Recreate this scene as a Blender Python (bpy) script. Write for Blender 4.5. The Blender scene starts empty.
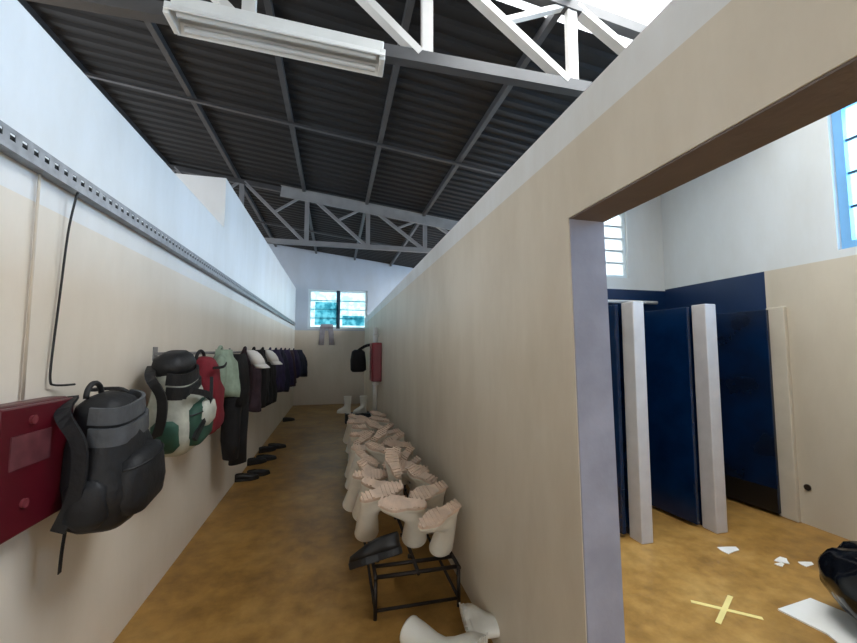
import bpy, bmesh, math, random
from mathutils import Vector, Matrix, noise
from mathutils.bvhtree import BVHTree
random.seed(7)
PI = math.pi
sc = bpy.context.scene
C = sc.collection

# ------------------------------------------------------------------ camera
cam_data = bpy.data.cameras.new('camera')
cam_data.sensor_fit = 'HORIZONTAL'; cam_data.sensor_width = 36.0
cam_data.lens = 385.0 / 857.0 * 36.0
cam_data.clip_start = 0.05
cam = bpy.data.objects.new('camera', cam_data); C.objects.link(cam)
Rm = Matrix(((0.971901218, -0.017377359, -0.234746777), (-0.235389086, -0.071749615, -0.969249179), (0.0, 0.997271187, -0.073823978)))
cam.matrix_world = Matrix.Translation((0, 0, 1.6)) @ Rm.to_4x4()
sc.camera = cam

# ------------------------------------------------------------------ sky and exposure
world = bpy.data.worlds.new('world'); sc.world = world; world.use_nodes = True
wn = world.node_tree.nodes; wl = world.node_tree.links
bg = wn['Background']
bg.inputs['Color'].default_value = (0.86, 0.93, 1.0, 1); bg.inputs['Strength'].default_value = 1.7
vs = sc.view_settings
vs.view_transform = 'Standard'; vs.look = 'None'; vs.gamma = 1.0; vs.use_curve_mapping = False
vs.exposure = 0.22
sc.cycles.max_bounces = 10; sc.cycles.diffuse_bounces = 6; sc.cycles.transparent_max_bounces = 12
sc.cycles.sample_clamp_indirect = 6.0

def area(name, loc, direction, sx, sy, power, col):
    l = bpy.data.lights.new(name, 'AREA'); l.shape = 'RECTANGLE'; l.size = sx; l.size_y = sy
    l.energy = power; l.color = col
    o = bpy.data.objects.new(name, l); C.objects.link(o); o.location = loc
    o.rotation_euler = Vector(direction).to_track_quat('-Z', 'Y').to_euler()
    return o
# daylight at the washroom window and near skylight; the other lamps are added fill
area('window_daylight', (4.75, 0.9, 3.15), (-1, 0, -0.12), 2.9, 1.3, 165, (0.45, 0.70, 1.0))
area('far_right_fill', (4.75, 8.1, 3.2), (-1, 0, -0.1), 7.2, 1.3, 165, (0.45, 0.70, 1.0))  # added lamp outside the invented, unseen window strip
area('skylight_daylight', (1.85, 1.6, 5.0), (-0.25, 0.12, -1), 2.4, 2.0, 205, (0.97, 0.98, 1.0))
area('far_corridor_fill', (3.7, 8.1, 4.9), (-0.7, 0.0, -1), 1.9, 7.4, 900, (1.0, 0.97, 0.93))  # added lamp over invented roof sheets, brightens the far corridor
area('left_bay_fill', (-4.2, 1.2, 5.6), (0.25, 0.6, -1), 1.8, 2.4, 240, (1.0, 0.99, 0.97))  # added lamp, brightens the step face above the left wall
area('near_end_fill', (-0.15, -3.3, 1.1), (0.0, 1, 0), 1.9, 2.0, 25, (1.0, 0.95, 0.88))  # soft fill added behind the camera

# ------------------------------------------------------------------ materials
def lin(c):
    return tuple(((v / 255) / 12.92 if v / 255 <= 0.04045 else ((v / 255 + 0.055) / 1.055) ** 2.4) for v in c) + (1,)

def mat(name, col, rough=0.6, metal=0.0, var=0.08, scale=6.0, bump=0.0, bscale=40.0, col2=None, spec=0.5):
    m = bpy.data.materials.new(name); m.use_nodes = True
    nt = m.node_tree; b = nt.nodes['Principled BSDF']
    b.inputs['Roughness'].default_value = rough; b.inputs['Metallic'].default_value = metal
    b.inputs['Specular IOR Level'].default_value = spec
    c = lin(col); c2 = lin(col2) if col2 else tuple(max(0, v * (1 - var * 2.2)) for v in c[:3]) + (1,)
    tc = nt.nodes.new('ShaderNodeTexCoord'); n = nt.nodes.new('ShaderNodeTexNoise')
    n.inputs['Scale'].default_value = scale; n.inputs['Detail'].default_value = 5
    r = nt.nodes.new('ShaderNodeValToRGB'); r.color_ramp.elements[0].position = 0.32; r.color_ramp.elements[1].position = 0.68
    r.color_ramp.elements[0].color = c2; r.color_ramp.elements[1].color = c
    nt.links.new(tc.outputs['Object'], n.inputs['Vector']); nt.links.new(n.outputs['Fac'], r.inputs['Fac'])
    nt.links.new(r.outputs['Color'], b.inputs['Base Color'])
    if bump:
        n2 = nt.nodes.new('ShaderNodeTexNoise'); n2.inputs['Scale'].default_value = bscale
        bp = nt.nodes.new('ShaderNodeBump'); bp.inputs['Strength'].default_value = bump; bp.inputs['Distance'].default_value = 0.01
        nt.links.new(tc.outputs['Object'], n2.inputs['Vector']); nt.links.new(n2.outputs['Fac'], bp.inputs['Height'])
        nt.links.new(bp.outputs['Normal'], b.inputs['Normal'])
    return m

def two_tone(name, low, high, z_split, low_rough=0.45, blue=None, blue_axis=None, blue_min=0.0, stain=(0.86, 0.84, 0.80, 1)):
    """painted plaster: one paint up to z_split (metres above the floor), another above, with faint stains and roller streaks"""
    m = bpy.data.materials.new(name); m.use_nodes = True
    nt = m.node_tree; N = nt.nodes.new; L = nt.links.new; b = nt.nodes['Principled BSDF']
    tc = N('ShaderNodeTexCoord'); sp = N('ShaderNodeSeparateXYZ'); L(tc.outputs['Object'], sp.inputs[0])
    st = N('ShaderNodeMath'); st.operation = 'GREATER_THAN'; st.inputs[1].default_value = z_split; L(sp.outputs['Z'], st.inputs[0])
    mx = N('ShaderNodeMix'); mx.data_type = 'RGBA'
    mx.inputs['A'].default_value = lin(low); mx.inputs['B'].default_value = lin(high); L(st.outputs[0], mx.inputs['Factor'])
    out = mx.outputs['Result']
    if blue:
        g = N('ShaderNodeMath'); g.operation = 'GREATER_THAN'; g.inputs[1].default_value = blue_min; L(sp.outputs[blue_axis], g.inputs[0])
        lt = N('ShaderNodeMath'); lt.operation = 'LESS_THAN'; lt.inputs[1].default_value = z_split; L(sp.outputs['Z'], lt.inputs[0])
        mu = N('ShaderNodeMath'); mu.operation = 'MULTIPLY'; L(g.outputs[0], mu.inputs[0]); L(lt.outputs[0], mu.inputs[1])
        m3 = N('ShaderNodeMix'); m3.data_type = 'RGBA'; m3.inputs['B'].default_value = lin(blue)
        L(mu.outputs[0], m3.inputs['Factor']); L(out, m3.inputs['A']); out = m3.outputs['Result']
    n = N('ShaderNodeTexNoise'); n.inputs['Scale'].default_value = 1.6; n.inputs['Detail'].default_value = 7; n.inputs['Roughness'].default_value = 0.65
    mp = N('ShaderNodeMapping'); mp.inputs['Scale'].default_value = (1.0, 1.0, 0.35); L(tc.outputs['Object'], mp.inputs[0]); L(mp.outputs[0], n.inputs['Vector'])
    r = N('ShaderNodeValToRGB'); r.color_ramp.elements[0].position = 0.3; r.color_ramp.elements[1].position = 0.62
    r.color_ramp.elements[0].color = stain; r.color_ramp.elements[1].color = (1, 1, 1, 1); L(n.outputs['Fac'], r.inputs['Fac'])
    m2 = N('ShaderNodeMix'); m2.data_type = 'RGBA'; m2.blend_type = 'MULTIPLY'; m2.inputs['Factor'].default_value = 0.8
    L(out, m2.inputs['A']); L(r.outputs['Color'], m2.inputs['B']); L(m2.outputs['Result'], b.inputs['Base Color'])
    n2 = N('ShaderNodeTexNoise'); n2.inputs['Scale'].default_value = 14; n2.inputs['Detail'].default_value = 4
    bp = N('ShaderNodeBump'); bp.inputs['Strength'].default_value = 0.12; bp.inputs['Distance'].default_value = 0.01
    L(tc.outputs['Object'], n2.inputs['Vector']); L(n2.outputs['Fac'], bp.inputs['Height']); L(bp.outputs['Normal'], b.inputs['Normal'])
    b.inputs['Roughness'].default_value = low_rough
    return m

def floor_mat():
    m = bpy.data.materials.new('ochre_concrete'); m.use_nodes = True
    nt = m.node_tree; N = nt.nodes.new; L = nt.links.new; b = nt.nodes['Principled BSDF']
    tc = N('ShaderNodeTexCoord')
    n = N('ShaderNodeTexNoise'); n.inputs['Scale'].default_value = 1.5; n.inputs['Detail'].default_value = 9; n.inputs['Roughness'].default_value = 0.7
    L(tc.outputs['Object'], n.inputs['Vector'])
    r = N('ShaderNodeValToRGB')
    e = r.color_ramp.elements
    e[0].position = 0.3; e[0].color = lin((134, 98, 50)); e[1].position = 0.72; e[1].color = lin((196, 156, 92))
    q = e.new(0.5); q.color = lin((172, 130, 68))
    L(n.outputs['Fac'], r.inputs['Fac'])
    n2 = N('ShaderNodeTexNoise'); n2.inputs['Scale'].default_value = 9; n2.inputs['Detail'].default_value = 8
    L(tc.outputs['Object'], n2.inputs['Vector'])
    r2 = N('ShaderNodeValToRGB'); r2.color_ramp.elements[0].position = 0.35; r2.color_ramp.elements[1].position = 0.6
    r2.color_ramp.elements[0].color = (0.78, 0.76, 0.72, 1); r2.color_ramp.elements[1].color = (1, 1, 1, 1)
    L(n2.outputs['Fac'], r2.inputs['Fac'])
    mx = N('ShaderNodeMix'); mx.data_type = 'RGBA'; mx.blend_type = 'MULTIPLY'; mx.inputs['Factor'].default_value = 1
    L(r.outputs['Color'], mx.inputs['A']); L(r2.outputs['Color'], mx.inputs['B']); L(mx.outputs['Result'], b.inputs['Base Color'])
    mr = N('ShaderNodeMapRange'); mr.inputs['To Min'].default_value = 0.3; mr.inputs['To Max'].default_value = 0.55
    L(n2.outputs['Fac'], mr.inputs['Value']); L(mr.outputs[0], b.inputs['Roughness'])
    b.inputs['Specular IOR Level'].default_value = 0.35
    return m

def glass_sheet(name, col, translucency, seed_scale=3.0, col2=None):
    m = bpy.data.materials.new(name); m.use_nodes = True
    nt = m.node_tree; N = nt.nodes.new; L = nt.links.new
    for x in list(nt.nodes): nt.nodes.remove(x)
    o = N('ShaderNodeOutputMaterial'); t = N('ShaderNodeBsdfTransparent'); d = N('ShaderNodeBsdfTranslucent'); mx = N('ShaderNodeMixShader')
    tc = N('ShaderNodeTexCoord'); n = N('ShaderNodeTexNoise'); n.inputs['Scale'].default_value = seed_scale; L(tc.outputs['Object'], n.inputs['Vector'])
    r = N('ShaderNodeValToRGB'); r.color_ramp.elements[0].position = 0.4; r.color_ramp.elements[1].position = 0.6
    r.color_ramp.elements[0].color = lin(col2 or col); r.color_ramp.elements[1].color = lin(col); L(n.outputs['Fac'], r.inputs['Fac'])
    L(r.outputs['Color'], t.inputs['Color']); L(r.outputs['Color'], d.inputs['Color'])
    mx.inputs[0].default_value = translucency
    L(t.outputs[0], mx.inputs[1]); L(d.outputs[0], mx.inputs[2]); L(mx.outputs[0], o.inputs['Surface'])
    return m

M = {}
M['floor'] = floor_mat()
M['wall'] = two_tone('cream_and_white_plaster', (229, 221, 209), (228, 230, 232), 2.18)
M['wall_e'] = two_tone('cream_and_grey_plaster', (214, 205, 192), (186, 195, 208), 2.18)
M['wall_r'] = two_tone('cream_partition_plaster', (218, 207, 188), (228, 228, 226), 2.40, stain=(0.78, 0.74, 0.68, 1))
M['white_plaster'] = mat('white_plaster', (228, 229, 228), 0.6, var=0.04, bump=0.1)
M['room_back'] = two_tone('blue_and_white_plaster', (6, 38, 76), (212, 214, 213), 2.38, 0.3)
M['room_right'] = two_tone('cream_white_blue_plaster', (200, 189, 170), (212, 214, 213), 2.40, 0.4, (6, 38, 76), 'Y', 2.97)
M['blue'] = mat('navy_gloss_paint', (5, 36, 72), 0.2, var=0.2, scale=4, bump=0.05)
M['blue_dirty'] = mat('scuffed_navy_paint', (5, 36, 72), 0.25, var=0.1, scale=2.2, col2=(16, 20, 32))
M['cream'] = mat('cream_plaster', (200, 189, 170), 0.5, var=0.05)
M['scuff'] = mat('scuffed_black_paint', (20, 17, 16), 0.4, var=0.15, scale=9)
M['pillar'] = mat('worn_white_render', (196, 190, 188), 0.5, var=0.05, scale=7, bump=0.2)
M['jamb'] = mat('bluish_lit_jamb', (166, 166, 180), 0.5, var=0.1, bump=0.1)  # grey-blue tint holds the window light falling on the jamb
M['soffit'] = mat('dark_brown_soffit', (110, 98, 91), 0.8, var=0.1, bump=0.2)  # darker and browner than the partition beside it
M['roof'] = mat('dark_roof_sheet', (27, 27, 29), 0.7, var=0.1, scale=2)
M['steel'] = mat('grey_painted_steel', (138, 136, 137), 0.45, var=0.08)
M['steel_dark'] = mat('dull_grey_steel', (74, 73, 74), 0.5, var=0.1)
M['steel_pale'] = mat('pale_grey_steel', (158, 157, 156), 0.5, var=0.08)
M['steel_white'] = mat('white_painted_steel', (220, 216, 210), 0.45, var=0.06)
M['galv'] = mat('galvanised_steel', (150, 153, 158), 0.4, 0.4, var=0.15, scale=20)
M['lum'] = mat('white_enamel', (226, 226, 222), 0.3, var=0.03)
M['tube'] = mat('unlit_tube_glass', (205, 208, 208), 0.2, var=0.02)
M['black'] = mat('black_cable', (22, 22, 24), 0.5)
M['red'] = mat('dark_red_enamel', (86, 13, 27), 0.35, var=0.1)
M['red_lit'] = mat('lit_red_enamel', (140, 24, 42), 0.35, var=0.1)  # brighter copy of the cabinet red, stronger light put into the colour
M['red_label'] = mat('faded_grey_red_pane', (112, 62, 68), 0.3, var=0.2, scale=18)
M['pale_pink'] = mat('pale_pink_metal', (122, 52, 60), 0.4)
M['bag_black'] = mat('black_nylon', (24, 26, 31), 0.6, var=0.2, scale=14, bump=0.25)
M['bag_grey'] = mat('charcoal_grey_nylon', (88, 92, 98), 0.6, var=0.15, scale=14, bump=0.25)
M['bag_pale'] = mat('pale_grey_green_nylon', (196, 200, 190), 0.65, var=0.15, scale=12, bump=0.25)
M['bag_green'] = mat('dark_green_nylon', (40, 84, 70), 0.65, var=0.15, scale=12)
M['bag_red'] = mat('crimson_fabric', (132, 24, 42), 0.8, var=0.15, scale=10, bump=0.3)
M['cloth_black'] = mat('black_cloth', (20, 19, 23), 0.85, var=0.2, scale=12, bump=0.3)
M['cloth_sage'] = mat('pale_sage_cloth', (158, 178, 160), 0.85, var=0.12, scale=12, bump=0.3)
M['cloth_purple'] = mat('dark_purple_cloth', (46, 38, 78), 0.85, var=0.2, scale=12, bump=0.3)
M['cloth_navy'] = mat('navy_cloth', (30, 34, 58), 0.85, var=0.2, scale=12, bump=0.3)
M['cloth_plum'] = mat('plum_brown_cloth', (62, 44, 54), 0.85, var=0.2, scale=12, bump=0.3)
M['cap'] = mat('white_cotton', (236, 234, 232), 0.8, var=0.04)
M['boot'] = mat('white_rubber', (232, 224, 208), 0.35, var=0.06, scale=9)
M['sole'] = mat('pinkish_tan_rubber', (238, 212, 190), 0.6, var=0.12, scale=12)
M['boot_clean'] = mat('bright_white_rubber', (240, 238, 228), 0.3, var=0.03)
M['rack'] = mat('rusty_black_steel', (44, 36, 32), 0.5, 0.3, var=0.2, scale=12)
M['shoe'] = mat('black_rubber_shoe', (20, 19, 20), 0.45, var=0.1)
M['binbag'] = mat('black_polythene', (10, 11, 14), 0.18, var=0.1, bump=0.5, bscale=9)
M['paper'] = mat('white_card', (236, 234, 228), 0.7, var=0.04)
M['tape'] = mat('pale_yellow_tape', (238, 218, 140), 0.6, var=0.06)
M['pipe'] = mat('white_plastic_pipe', (243, 241, 236), 0.35, var=0.04)
M['paint_beige'] = mat('cream_painted_conduit', (216, 205, 188), 0.45)
M['skin_paper'] = mat('pale_grey_cloth', (176, 172, 182), 0.85, var=0.1, scale=10)
M['frame_white'] = mat('white_window_frame', (214, 226, 230), 0.35, var=0.03)
M['frame_blue'] = mat('light_blue_window_frame', (120, 176, 222), 0.4, var=0.05)
M['frame_dark'] = mat('dark_window_bar', (38, 66, 84), 0.4)
M['glass'] = glass_sheet('clear_pane', (235, 245, 250), 0.2)
M['glass_teal'] = glass_sheet('teal_pane', (222, 250, 252), 0.5, 9.0, (176, 232, 238))
M['glass_dim'] = glass_sheet('dim_teal_pane', (176, 220, 226), 0.45, 9.0, (128, 182, 192))
M['glass_cyan'] = glass_sheet('cyan_pane', (196, 228, 244), 0.25, 3.0, (176, 218, 240))
M['frosted'] = glass_sheet('frosted_pane', (240, 248, 250), 0.85)
M['skylight'] = glass_sheet('translucent_roof_sheet', (245, 246, 244), 0.35)

# ------------------------------------------------------------------ mesh helpers
def build(name, bm, m, parent=None, smooth=False, bevel=0.0, subsurf=0):
    bmesh.ops.recalc_face_normals(bm, faces=bm.faces[:])
    me = bpy.data.meshes.new(name)
    if smooth:
        for f in bm.faces: f.smooth = True
    bm.to_mesh(me); bm.free()
    me.materials.append(m)
    o = bpy.data.objects.new(name, me); C.objects.link(o)
    if parent is not None: o.parent = parent
    if bevel:
        b = o.modifiers.new('bevel', 'BEVEL'); b.width = bevel; b.segments = 2; b.limit_method = 'ANGLE'
    if subsurf:
        s = o.modifiers.new('subsurf', 'SUBSURF'); s.levels = subsurf; s.render_levels = subsurf
    return o

def box(bm, a, b):
    r = bmesh.ops.create_cube(bm, size=1.0)
    for v in r['verts']:
        v.co = Vector([(a[i] + b[i]) / 2 + v.co[i] * (b[i] - a[i]) for i in range(3)])
    return r['verts']

def bar(bm, p, q, w, h=None, up=(0, 0, 1)):
    """rectangular bar from p to q, w wide and h tall"""
    h = h or w
    p = Vector(p); q = Vector(q); d = (q - p)
    L = d.length; d.normalize()
    s = d.cross(Vector(up))
    if s.length < 1e-4: s = d.cross(Vector((1, 0, 0)))
    s.normalize(); u = s.cross(d)
    vs_ = []
    for e in (p, q):
        for (i, j) in ((-1, -1), (1, -1), (1, 1), (-1, 1)):
            vs_.append(bm.verts.new(e + s * (i * w / 2) + u * (j * h / 2)))
    bm.faces.new(vs_[0:4]); bm.faces.new(vs_[4:8])
    for k in range(4):
        bm.faces.new((vs_[k], vs_[(k + 1) % 4], vs_[4 + (k + 1) % 4], vs_[4 + k]))

def tube(bm, pts, r, seg=8, closed=False):
    pts = [Vector(p) for p in pts]
    if not closed and not isinstance(r, (list, tuple)): pts = spline(pts)
    n = len(pts); rings = []
    prev = None
    for i, p in enumerate(pts):
        if closed: d = pts[(i + 1) % n] - pts[i - 1]
        else: d = pts[min(i + 1, n - 1)] - pts[max(i - 1, 0)]
        d.normalize()
        a = prev - d * prev.dot(d) if prev is not None else d.cross(Vector((0.13, 0.31, 0.94)))
        if a.length < 1e-5: a = d.cross(Vector((1, 0, 0)))
        a.normalize(); prev = a; b = d.cross(a)
        rr = r[i] if isinstance(r, (list, tuple)) else r
        rings.append([bm.verts.new(p + (a * math.cos(2 * PI * k / seg) + b * math.sin(2 * PI * k / seg)) * rr) for k in range(seg)])
    m = n if closed else n - 1
    for i in range(m):
        A = rings[i]; B = rings[(i + 1) % n]
        for k in range(seg): bm.faces.new((A[k], A[(k + 1) % seg], B[(k + 1) % seg], B[k]))
    if not closed:
        bm.faces.new(rings[0]); bm.faces.new(rings[-1])

def spline(pts, k=5):
    P = [Vector(p) for p in pts]
    if len(P) > 9 or len(P) < 3: return P
    out = []
    for i in range(len(P) - 1):
        a, b, c, d = P[max(i - 1, 0)], P[i], P[i + 1], P[min(i + 2, len(P) - 1)]
        for j in range(k):
            t = j / k
            out.append(0.5 * ((2 * b) + (c - a) * t + (2 * a - 5 * b + 4 * c - d) * t * t + (3 * b - a - 3 * c + d) * t ** 3))
    return out + [P[-1]]

def strap(bm, pts, w, t, side):
    """flat webbing along pts; side = direction across the width"""
    side = Vector(side).normalized(); pts = spline(pts); rings = []
    for i, p in enumerate(pts):
        d = (pts[min(i + 1, len(pts) - 1)] - pts[max(i - 1, 0)]).normalized()
        s = (side - d * side.dot(d)).normalized(); n = d.cross(s)
        rings.append([bm.verts.new(p + s * (a * w / 2) + n * (b * t / 2)) for a, b in ((-1, -1), (1, -1), (1, 1), (-1, 1))])
    for A, B in zip(rings, rings[1:]):
        for k in range(4): bm.faces.new((A[k], A[(k + 1) % 4], B[(k + 1) % 4], B[k]))
    bm.faces.new(rings[0]); bm.faces.new(rings[-1])

def loft(bm, rings, cap0=True, cap1=True):
    R_ = [[bm.verts.new(Vector(p)) for p in r] for r in rings]
    n = len(R_[0])
    for A, B in zip(R_, R_[1:]):
        for k in range(n): bm.faces.new((A[k], A[(k + 1) % n], B[(k + 1) % n], B[k]))
    if cap0: bm.faces.new(R_[0])
    if cap1: bm.faces.new(R_[-1])
    return R_

def sring(cx, cy, z, a, b, n=24, p=2.6):
    out = []
    for k in range(n):
        t = 2 * PI * k / n; c, s = math.cos(t), math.sin(t)
        out.append((cx + a * math.copysign(abs(c) ** (2 / p), c), cy + b * math.copysign(abs(s) ** (2 / p), s), z))
    return out

def wrinkle(bm, amt, scale, seed=0.0):
    for v in bm.verts:
        q = v.co * scale + Vector((seed, seed * 1.7, -seed))
        v.co += Vector((noise.noise(q), noise.noise(q + Vector((31, 7, 3))), 0.5 * noise.noise(q + Vector((5, 77, 9))))) * amt

def arc(c, r, a0, a1, n, u, w):
    u = Vector(u); w = Vector(w); c = Vector(c)
    return [c + u * (r * math.cos(a0 + (a1 - a0) * i / n)) + w * (r * math.sin(a0 + (a1 - a0) * i / n)) for i in range(n + 1)]

def thing(name, label, cat, loc=(0, 0, 0), rot=(0, 0, 0), group=None):
    o = bpy.data.objects.new(name, None); C.objects.link(o)
    o.location = loc; o.rotation_euler = rot; o.empty_display_size = 0.1
    return tag(o, label, cat, group)

def tag(o, label, cat, group=None):
    o['label'] = label; o['category'] = cat
    if group: o['group'] = group
    return o

def struct(name, bm, m, parent=None, bevel=0.0, smooth=False):
    o = build(name, bm, m, parent, smooth, bevel)
    if parent is None: o['kind'] = 'structure'
    return o

def dup(root, loc, rot, label, group=None, scale=None, name=None):
    r = root.copy(); C.objects.link(r); r.location = loc; r.rotation_euler = rot; r['label'] = label
    if scale: r.scale = scale
    if group: r['group'] = group
    for ch in list(root.children):
        c = ch.copy(); C.objects.link(c); c.parent = r
        for g in list(ch.children):
            d = g.copy(); C.objects.link(d); d.parent = c
    return r

# ------------------------------------------------------------------ the setting
XL, XR, XR2, XO, YE = -1.155, 0.87, 1.02, 4.25, 11.9
YJ = 1.29             # jamb of the opening in the right partition
ZO = 2.11             # head of the opening
YB = 4.19             # wall behind the toilet stalls
def roof_z(x): return 4.62 - 0.12 * (x + 1.0)

bm = bmesh.new(); box(bm, (-5.6, -3.0, -0.12), (4.5, 12.2, 0.0)); struct('floor', bm, M['floor'])

bm = bmesh.new()
box(bm, (XL - 0.14, -3.0, 0), (XL, 4.36, 2.88)); box(bm, (XL - 0.14, 4.36, 0), (XL, YE, 3.42))
box(bm, (-5.5, 4.36, 0), (XL - 0.14, 4.5, 3.42))
struct('wall_left', bm, M['wall'])

bm = bmesh.new()
box(bm, (XR, YJ, 0), (XR2, YE, ZO)); box(bm, (XR, YJ, ZO), (XR2, YE, 2.545)); box(bm, (XR, -0.7, ZO), (XR2, YJ, 2.545)); box(bm, (XR, -3.0, 0), (XR2, -0.7, 2.545))
for v in bm.verts:
    if abs(v.co.y - YJ) < 1e-4 and v.co.z < 0.01: v.co.y -= 0.05        # the jamb leans out a little at its foot
struct('wall_right', bm, M['wall_r'])
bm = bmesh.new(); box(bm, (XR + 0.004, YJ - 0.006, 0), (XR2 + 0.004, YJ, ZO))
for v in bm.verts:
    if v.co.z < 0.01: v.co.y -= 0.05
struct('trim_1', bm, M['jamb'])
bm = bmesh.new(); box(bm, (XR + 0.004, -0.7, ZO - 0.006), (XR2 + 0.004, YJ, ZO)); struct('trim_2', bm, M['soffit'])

bm = bmesh.new()
box(bm, (-5.5, -3.14, 0), (-1.1, -3.0, 4.6)); box(bm, (0.8, -3.14, 0), (4.4, -3.0, 3.9)); box(bm, (-1.1, -3.14, 2.15), (0.8, -3.0, 4.3))
struct('wall_near_blocker', bm, M['wall'])  # unseen wall added to block sky light from behind the camera

# end wall with window opening
wx0, wx1, wz0, wz1 = -0.80, 0.95, 2.22, 3.42
bm = bmesh.new()
box(bm, (-5.5, YE, 0), (wx0, YE + 0.16, 4.36 + 0.7)); box(bm, (wx1, YE, 0), (4.4, YE + 0.16, 4.36))
box(bm, (wx0, YE, 0), (wx1, YE + 0.16, wz0)); box(bm, (wx0, YE, wz1), (wx1, YE + 0.16, 4.36))
for v in bm.verts:
    if v.co.z > 4.0: v.co.z = roof_z(v.co.x) - 0.005
struct('wall_end', bm, M['wall_e'])

# the washroom's outer wall with its window and an invented far opening, and the wall behind the stalls
bm = bmesh.new()
zt = roof_z(XO) - 0.04
W1 = (-0.6, 2.37); W2 = (4.6, 11.6)
box(bm, (XO, -3.0, 0), (XO + 0.16, 12.06, 2.47))
box(bm, (XO, -3.0, 3.8), (XO + 0.16, 12.06, zt))
for a, b in ((-3.0, W1[0]), (W1[1], W2[0]), (W2[1], 12.06)): box(bm, (XO, a, 2.47), (XO + 0.16, b, 3.8))
struct('wall_washroom_right', bm, M['room_right'])
bm = bmesh.new()
bx0, bx1, bz0, bz1 = 2.6, 3.69, 2.53, 3.42
box(bm, (XR2, YB, 0), (XO, YB + 0.14, bz0)); box(bm, (2.25, YB, bz1), (XO, YB + 0.14, 4.05))
box(bm, (2.25, YB, bz0), (bx0, YB + 0.14, bz1)); box(bm, (bx1, YB, bz0), (XO, YB + 0.14, bz1))
for v in bm.verts:
    if v.co.z > 3.9: v.co.z = min(roof_z(v.co.x) - 0.03, 3.97)
struct('wall_washroom_back', bm, M['room_back'])

# roof: corrugated sheets, ridges running down the slope
bm = bmesh.new()
def roof_strip(bm, y0, y1, x0, x1):
    y = y0; prof = []
    pitch = 0.17
    k = 0
    while y < y1 - 1e-6:
        for f, h in ((0, 0.0), (0.35, 0.0), (0.5, 0.028), (0.85, 0.028)):
            yy = y + f * pitch
            if yy <= y1: prof.append((yy, h))
        y += pitch
    prof.append((y1, 0.0))
    A = [bm.verts.new((x0, yy, roof_z(x0) + h)) for yy, h in prof]; B = [bm.verts.new((x1, yy, roof_z(x1) + h)) for yy, h in prof]
    for i in range(len(prof) - 1): bm.faces.new((A[i], A[i + 1], B[i + 1], B[i]))
SK = (0.4, 2.64, 0.95)
roof_strip(bm, SK[1], 4.34, -3.3, 4.6); roof_strip(bm, 4.34, 12.2, -3.3, 2.75); roof_strip(bm, SK[0], SK[1], -3.3, SK[2]); roof_strip(bm, -3.0, SK[0], -5.7, 4.6)
struct('ceiling', bm, M['roof'])
bm = bmesh.new(); roof_strip(bm, SK[0], SK[1], SK[2], 4.6); roof_strip(bm, SK[0], 12.2, -5.7, -3.3); roof_strip(bm, 4.34, 12.2, 2.75, 4.6)  # first strip is in view; left-bay and far right strips invented for light
o = struct('ceiling_skylight', bm, M['skylight'])

# windows
def window_bars(name, origin, u, w, h, ncol, nrow, fr, t, frame_m, glass_m, bar_m, bw=0.014):
    """frame, bars and pane in the plane spanned by u (horizontal unit vector) and z"""
    u = Vector(u); nrm = u.cross(Vector((0, 0, 1))); O = Vector(origin)
    P = lambda a, z: O + u * a + Vector((0, 0, z))
    bm = bmesh.new()
    bar(bm, P(0, fr / 2), P(w, fr / 2), t, fr); bar(bm, P(0, h - fr / 2), P(w, h - fr / 2), t, fr)
    bar(bm, P(fr / 2, fr), P(fr / 2, h - fr), fr, t, up=nrm); bar(bm, P(w - fr / 2, fr), P(w - fr / 2, h - fr), fr, t, up=nrm)
    root = struct(name, bm, frame_m)
    bm = bmesh.new()
    for i in range(1, ncol): bar(bm, P(fr + (w - 2 * fr) * i / ncol, fr), P(fr + (w - 2 * fr) * i / ncol, h - fr), bw, bw * 1.5, up=nrm)
    for j in range(1, nrow): bar(bm, P(fr, fr + (h - 2 * fr) * j / nrow), P(w - fr, fr + (h - 2 * fr) * j / nrow), bw, bw)
    if ncol > 1 or nrow > 1: build('window_bar', bm, bar_m, root)
    bm = bmesh.new(); q = nrm * 0.004
    bmv = [bm.verts.new(p) for p in (P(fr, fr) + q * 4, P(w - fr, fr) + q * 4, P(w - fr, h - fr) + q * 4, P(fr, h - fr) + q * 4)]
    bm.faces.new(bmv); build('pane', bm, glass_m, root)
    return root
# end window: two sliding leaves
r = window_bars('window_1', (wx0, YE + 0.08, wz0), (1, 0, 0), wx1 - wx0, wz1 - wz0, 1, 4, 0.07, 0.07, M['frame_white'], M['glass_teal'], M['frame_white'], 0.03)
bm = bmesh.new(); bar(bm, ((wx0 + wx1) / 2, YE + 0.06, wz0 + 0.02), ((wx0 + wx1) / 2, YE + 0.06, wz1 - 0.02), 0.11, 0.05, up=(0, 1, 0)); build('leaf_stile', bm, M['frame_dark'], r)
bm = bmesh.new(); box(bm, (wx0 + 0.2, YE + 0.03, wz0 + 0.12), ((wx0 + wx1) / 2, YE + 0.04, wz1 - 0.38)); build('louvre_pane', bm, M['glass_dim'], r)
bm = bmesh.new(); box(bm, (0.1 + 0.1, YE + 0.03, wz0 + 0.12), (wx1 - 0.09, YE + 0.04, wz0 + 0.42)); build('louvre_pane', bm, M['glass_dim'], r)
# window behind the stalls and the washroom's side window, then an added unseen strip
window_bars('window_2', (bx0, YB + 0.06, bz0), (1, 0, 0), bx1 - bx0, bz1 - bz0, 3, 5, 0.04, 0.05, M['frame_white'], M['frosted'], M['steel'], 0.02)
window_bars('window_3', (XO + 0.08, W1[0], 2.47), (0, 1, 0), W1[1] - W1[0], 1.33, 5, 4, 0.07, 0.06, M['frame_blue'], M['glass_cyan'], M['frame_dark'], 0.02)
window_bars('window_added', (XO + 0.08, W2[0], 2.47), (0, 1, 0), W2[1] - W2[0], 1.33, 10, 4, 0.07, 0.06, M['frame_blue'], M['glass'], M['frame_dark'], 0.02)  # invented out of view to let light in

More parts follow.
